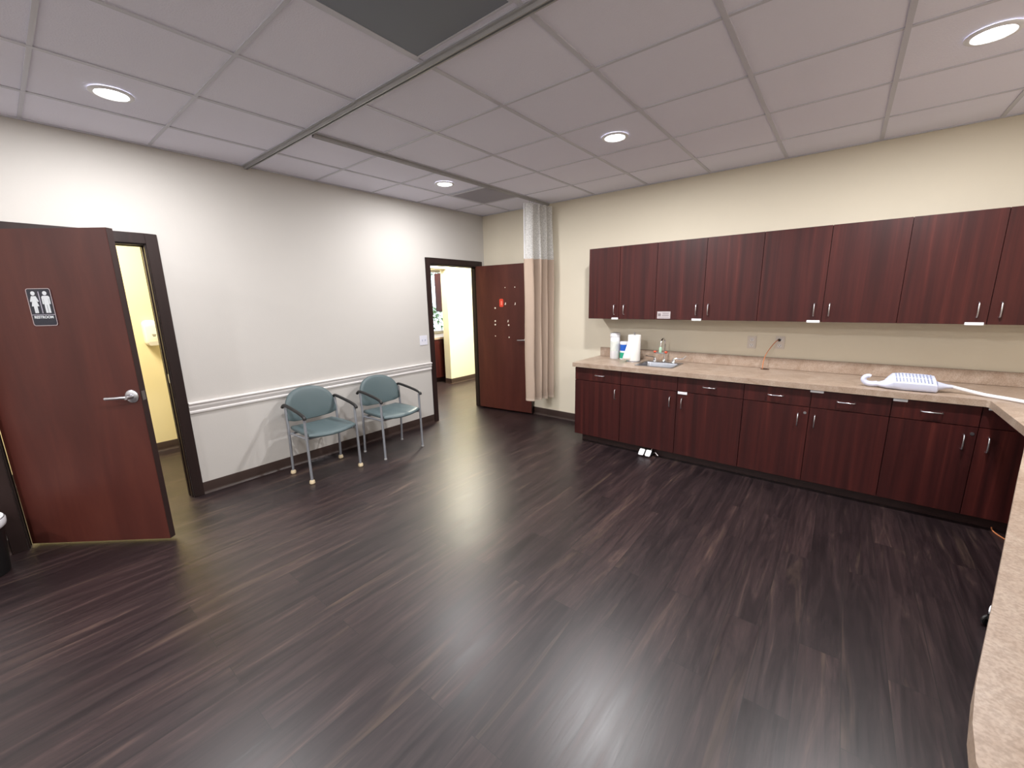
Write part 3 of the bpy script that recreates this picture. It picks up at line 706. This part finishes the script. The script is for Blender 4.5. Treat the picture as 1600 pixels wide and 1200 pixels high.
# white device
dv = thing('hooked_device', 'white plastic device with a hooked end and a slotted top', 'device', (4.262, -.53, CT+.0005), R(4))
def sec(x, hw, z0, z1, n=20, p=3.0):
    zc = (z0+z1)/2; hh = (z1-z0)/2; o = []
    for k in range(n):
        t_ = 2*PI*k/n; c, s = math.cos(t_), math.sin(t_)
        y_ = hw*math.copysign(abs(c)**(2/p), c); z_ = zc+hh*math.copysign(abs(s)**(2/p), s)
        if hw > .06 and z_ > zc: z_ -= max(0, .03-y_)*.5*(z_-zc)/hh
        o.append((x, y_, z_))
    return o
MB().loft([sec(.075, .020, .012, .040, p=2.2), sec(.10, .030, .006, .044, p=2.2), sec(.125, .048, .002, .056, p=2.4), sec(.145, .066, 0, .084), sec(.165, .076, 0, .108), sec(.22, .080, 0, .112, p=5), sec(.33, .082, 0, .110, p=5), sec(.385, .080, 0, .104, p=5), sec(.392, .074, .004, .086, p=4)]).build('housing', M_white2, dv)
hk = [(.085, 0, .026), (.055, 0, .022), (.028, 0, .026), (.010, 0, .040), (.006, 0, .058), (.016, 0, .074), (.032, 0, .080), (.042, 0, .076)]
MB().tube(catmull(hk, 4), [.021-.007*k/28 for k in range(29)], 12, sx=1.0).build('hook', M_white2, dv)
MB().loft([sec(.390, .060, .008, .074, p=3), sec(.41, .050, .016, .068, p=2.4), sec(.44, .026, .026, .058, p=2), sec(.475, .014, .030, .054, p=2)]).build('cone', M_white2, dv)
slt = MB()
for k in range(11):
    for r_ in range(2):
        x = .178+k*.0180; y = -.062+r_*.050
        zb = .1115-.5*(.03-y); ze = .1115-.5*max(0, .03-(y+.04))
        slt.add([(x, y, zb-.004), (x+.0065, y, zb-.004), (x+.0065, y+.04, ze-.004), (x, y+.04, ze-.004), (x, y, zb+.001), (x+.0065, y, zb+.001), (x+.0065, y+.04, ze+.001), (x, y+.04, ze+.001)], [(0, 3, 2, 1), (4, 5, 6, 7), (0, 1, 5, 4), (1, 2, 6, 5), (2, 3, 7, 6), (3, 0, 4, 7)])
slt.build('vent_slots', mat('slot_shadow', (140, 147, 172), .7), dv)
hs = [(4.735, -.497, CT+.042), (4.79, -.505, CT+.030), (4.88, -.54, CT+.014), (4.97, -.61, CT+.0125), (5.05, -.70, CT+.0125), (5.13, -.84, CT+.0125), (5.20, -1.05, CT+.0125), (5.24, -1.35, CT+.0125)]
o = MB().tube(catmull(hs, 6), .0115, 12).build('white_hose', M_white, None)
tag(o, 'thick white hose running right across the worktop from the device', 'hose')

# ================================================================ WALL SWITCH, DISPENSER
sw = thing('light_switch', 'white double light switch beside the far door frame', 'switch', (0, -1.178, 1.092))
MB().box(.0005, -.060, -.060, .006, .060, .060).build('cover_plate', mat('switch_white', (222, 222, 232), .35), sw, bevel=.002)
for y in (-.023, .023):
    MB().box(.006, y-.006, -.012, .008, y+.006, .012).box(.008, y-.004, -.002, .014, y+.004, .010).build('toggle', mat('toggle_grey', (186, 190, 210), .4), sw, bevel=.001)
ds = thing('soap_dispenser', 'white wall soap dispenser seen through the near doorway', 'dispenser', (BX, -3.492, 1.30))
def body_sec(x, sc_): return [(x, y*sc_, z*sc_) for y, z in rrect(-.062, -.135, .062, .135, .045, 6)]
MB().loft([body_sec(.001, 1), body_sec(.055, 1), body_sec(.08, .94), body_sec(.092, .80), body_sec(.096, .5)]).build('housing', M_ivory, ds)
TX = Matrix(((0, 0, 1, 0), (1, 0, 0, 0), (0, 1, 0, 0), (0, 0, 0, 1)))
MB().prism(circ(.01, -.02, .036, 28), .085, .098, TX).build('push_button', M_ivory, ds)
MB().prism([(-.008, -.01), (.028, -.01), (.020, -.036), (0, -.036)], .098, .0995, TX).build('window_mark', mat('grey_mark', (150, 145, 128), .4), ds)
MB().prism(rrect(-.045, -.128, .045, -.085, .02), .07, .0975, TX).build('nozzle_cover', mat('grey_nozzle', (196, 190, 176), .4), ds)

# ================================================================ CHAIRS
def cushion(outline, mapf, rings_):
    """outline: closed list of (a,b); rings_: list of (scale, height); first to last"""
    b = MB(); rr = []
    for (s, h) in rings_: rr.append([mapf(a*s, b_*s, h) for a, b_ in outline])
    return b.loft(rr)
def superarc(n=40):
    """D shape: flat slightly sagging bottom, half-round top, width .46 height .27"""
    o = []
    for k in range(n+1):
        t_ = PI*k/n; c = math.cos(t_); s = math.sin(t_)
        o.append((.233*math.copysign(abs(c)**.85, c), -.045+.185*abs(s)**.9))
    bot = []
    for k in range(1, 9): q = -1+2*k/9; bot.append((.228*q, -.148-.022*(1-q*q)))
    return o+[(-.238, -.08), (-.234, -.135)]+bot+[(.234, -.135), (.238, -.08)]
def make_chair(loc, label, feet, footm, flab):
    t = thing('arm_chair', label, 'chair', loc, 0)
    # posts
    for sy in (-1, 1):
        MB().tube([(.187, sy*.238, .018), (.183, sy*.238, .30), (.178, sy*.238, .600)], .0115, 12).build('leg', M_silver, t)
        MB().tube([(-.185, sy*.238, .018), (-.172, sy*.238, .25), (-.165, sy*.238, .42), (-.172, sy*.238, .55), (-.180, sy*.238, .648)], .0115, 12).build('leg', M_silver, t)
        a = MB().tube(catmull([(-.225, sy*.243, .640), (-.195, sy*.243, .664), (-.15, sy*.243, .668), (-.03, sy*.243, .655), (.10, sy*.243, .636), (.17, sy*.243, .620), (.198, sy*.243, .606), (.200, sy*.243, .592)], 4), .0135, 12, sx=1.15)
        a.build('armrest', M_black, t)
        for x in (.187, -.185):
            if feet == 'cap': fm = MB().lathe([(0, 0), (.020, 0), (.024, .006), (.022, .026), (.016, .034), (.0, .035)], (x, sy*.238, 0), 20)
            else: fm = MB().lathe([(0, 0), (.014, 0), (.016, .004), (.013, .018), (0, .019)], (x, sy*.238, 0), 16)
            tag(fm.build('foot_cap', footm, t), flab)
    fr = MB()
    for sy in (-1, 1): fr.tube([(-.166, sy*.228, .396), (.181, sy*.228, .405)], .009, 10)
    fr.tube([(.150, -.238, .400), (.150, .238, .400)], .009, 10).tube([(-.150, -.238, .396), (-.150, .238, .396)], .009, 10)
    fr.tube([(-.178, -.238, .575), (-.222, -.19, .575), (-.252, -.10, .575), (-.258, 0, .575), (-.252, .10, .575), (-.222, .19, .575), (-.178, .238, .575)], .007, 10)
    fr.build('seat_frame', M_silver, t)
    # seat
    so = []
    for k in range(25):                                  # front curve
        q = -1+2*k/24; so.append((.195+.055*(1-q*q), .222*q))
    so += [(.12, .226), (.0, .224), (-.12, .218)]
    for k in range(13): q = 1-2*k/12; so.append((-.205-.015*(1-q*q), .205*q))
    so += [(-.12, -.218), (.0, -.224), (.12, -.226)]
    def mseat(a, b_, h): return (a, b_, .412+h+.012*(a > .1)*(a-.1)*-3 + .010*(b_/.22)**2)
    cushion(so, mseat, [(.2, 0), (.94, 0), (.985, .006), (1.0, .016), (.985, .028), (.95, .035), (.8, .040), (.5, .036), (.15, .034)]).build('seat', M_vinyl, t)
    # backrest: y across, z up, leaning back and wrapped a little
    bo = superarc()
    def mback(a, b_, h):
        lean = -.172-.20*(b_+.13); wrap = -.045*(1-(a/.235)**2)
        return (lean+wrap+h, a, .655+b_)
    cushion(bo, mback, [(.2, -.012), (.95, -.012), (.99, -.006), (1.0, .006), (.99, .018), (.95, .025), (.8, .030), (.5, .033), (.15, .034)]).build('backrest', M_vinyl, t)
    return t
make_chair((.372, -2.742, 0), 'teal-grey arm chair with tan rubber foot caps, nearer the near door', 'cap', M_tan, 'tan rubber foot cap')
make_chair((.430, -2.020, 0), 'teal-grey arm chair with bare grey feet, nearer the far door', 'glide', M_clear, 'small grey glide')

# ================================================================ ODDS AND ENDS
wb = thing('waste_bin', 'black waste bin with a white liner at the left edge by the door frame', 'bin', (.225, -4.808, 0))
MB().lathe([(0, 0), (.105, 0), (.11, .01), (.135, .335), (.141, .340), (.141, .350), (.132, .350), (.108, .02), (0, .015)], cap=False).build('body', M_black, wb)
MB().lathe([(.1435, .315), (.1445, .340), (.137, .354), (.128, .352), (.120, .28), (.1405, .30), (.1435, .315)], cap=False).build('liner', M_white, wb)
cdo = MB().tube(catmull([(5.03, -.575, .02), (5.035, -.60, .006), (5.055, -.66, .005), (5.10, -.73, .005), (5.20, -.78, .005)]), .004, 8).build('floor_cord', M_cord, None)
tag(cdo, 'short orange cord on the floor in front of the right base cabinet', 'cord')
# rolling stool tucked under the worktop, only its nearest wheel shows
st = thing('rolling_stool', 'white-legged rolling stool mostly hidden under the right-hand worktop', 'stool', (5.03, -1.88, 0))
for k in range(5):
    an = R(158+72*k); c, s = math.cos(an), math.sin(an)
    MB().tube([(c*.03, s*.03, .115), (c*.15, s*.15, .10), (c*.252, s*.252, .090)], [.020, .019, .020], 12, sx=1.3).build('leg', M_white, st)
    T = Matrix.Translation((c*.242, s*.242, .028)) @ Matrix.Rotation(an+PI/3, 4, 'Z') @ Matrix.Rotation(R(90), 4, 'X')
    cs = MB()
    for z in (-.022, .006): cs.lathe([(0, 0), (.022, 0), (.027, .004), (.027, .012), (.022, .016), (0, .016)], (0, 0, z), 20, T)
    cs.lathe([(0, 0), (.014, 0), (.014, .030), (0, .030)], (c*.242, s*.242, .040), 14).build('caster', M_black, st)
MB().lathe([(0, .09), (.04, .09), (.04, .14), (.025, .16), (.025, .44), (0, .44)]).build('column', M_chrome, st)
MB().lathe([(0, .44), (.15, .44), (.18, .455), (.185, .48), (.17, .505), (.1, .512), (0, .512)]).build('seat', M_black, st)

# ---- nook beyond the hall: base cabinet, worktop, wall cabinet, palm outside
nb = thing('base_cabinet', 'dark red base cabinet seen through the far doorway', 'base cabinet', (-2.0, .7, 0))
MB().box(-.60, -.9, .09, 0, 1.3, .84).build('body', M_cab, nb); MB().box(-.55, -.9, 0, -.05, 1.3, .09).build('toe_kick', M_toe, nb)
for k in range(4): MB().box(.0005, -.895+k*.55, .095, .018, -.9+.54+k*.55, .835).build('door', M_cab, nb, bevel=.0015)
nw = MB().box(-2.655, -.22, .8405, -1.97, 2.05, .88).build('counter', M_lam, None, bevel=.003); tag(nw, 'beige counter on the dark cabinet seen through the far doorway', 'worktop')
nu = thing('wall_cabinet', 'dark red wall cabinet with rounded corner through the far doorway', 'wall cabinet', (-2.0, 1.05, 1.36))
MB().box(-.30, 0, 0, -.02, 1.1, .74).build('body', M_cab, nu, bevel=.01)
MB().box(-.0195, 0, 0, 0, .55, .74).build('door', M_cab, nu, bevel=.009); MB().box(-.0195, .553, 0, 0, 1.1, .74).build('door', M_cab, nu, bevel=.009)
def palm(x, y, h, n, seed, label):
    rnd = random.Random(seed); t = thing('palm_tree', label, 'palm', (x, y, -.3), 0, 'palms outside the nook window')
    MB().tube([(0, 0, 0), (.05, .03, h*.5), (0, 0, h)], [.12, .09, .07], 10).build('trunk', M_trunk, t)
    b = MB()
    for k in range(n):
        an = 2*PI*k/n+rnd.uniform(-.2, .2); ln = rnd.uniform(.8, 1.3); up = rnd.uniform(.1, .9)
        prev = None
        for j in range(1, 12):
            q = j/11; px_, pz = ln*q, h+up*q*1.2-1.5*q*q*ln*.7
            c, s = math.cos(an), math.sin(an)
            for sd in (-1, 1):
                ll = .38*math.sin(PI*min(1, q*.9+.08)); bx2, by2 = px_*c, px_*s
                tx, ty = bx2+(-s*sd*ll*.8+c*ll*.5), by2+(c*sd*ll*.8+s*ll*.5)
                b.add([(bx2, by2, pz), (bx2+c*.05, by2+s*.05, pz+.01), (tx, ty, pz-.16*q-.05), (bx2+c*.03, by2+s*.03, pz+.014)], [(0, 1, 2), (0, 2, 3), (1, 3, 2), (0, 3, 1)])
    b.build('fronds', M_leaf, t)
palm(-5.0, 2.55, 1.7, 16, 3, 'green palm seen through the nook window')
palm(-8.6, 6.1, 2.9, 16, 5, 'taller palm farther outside the nook window')
gp = box1('ground', mat('outside_ground', (150, 140, 110), .9, var=.2), None, -14, -4, -.45, -3.4, 12, -.3); struct(gp)

# hall and washroom lamps: square ceiling fixtures
def square_lamp(label, x, y, power, col, sx=.6, sy=.6):
    t = thing('ceiling_light', label, 'ceiling light', (x, y, H))
    MB().box(-sx/2, -sy/2, -.03, sx/2, sy/2, .003).build('housing', M_white, t)
    ld = bpy.data.lights.new('panel_light', 'AREA'); ld.shape = 'RECTANGLE'; ld.size = sx-.05; ld.size_y = sy-.05; ld.energy = power; ld.color = col
    l = bpy.data.objects.new('panel_light', ld); C.objects.link(l); l.parent = t; l.location = (0, 0, -.035)
square_lamp('square ceiling lamp in the hall beyond the far door', -.85, .55, HALL_W, WARM)
square_lamp('square ceiling lamp in the washroom beyond the near door', -.90, -4.2, BATH_W, WARM2)
square_lamp('square ceiling lamp over the hall nook', -2.2, .6, 30, WARM, .4, .4)
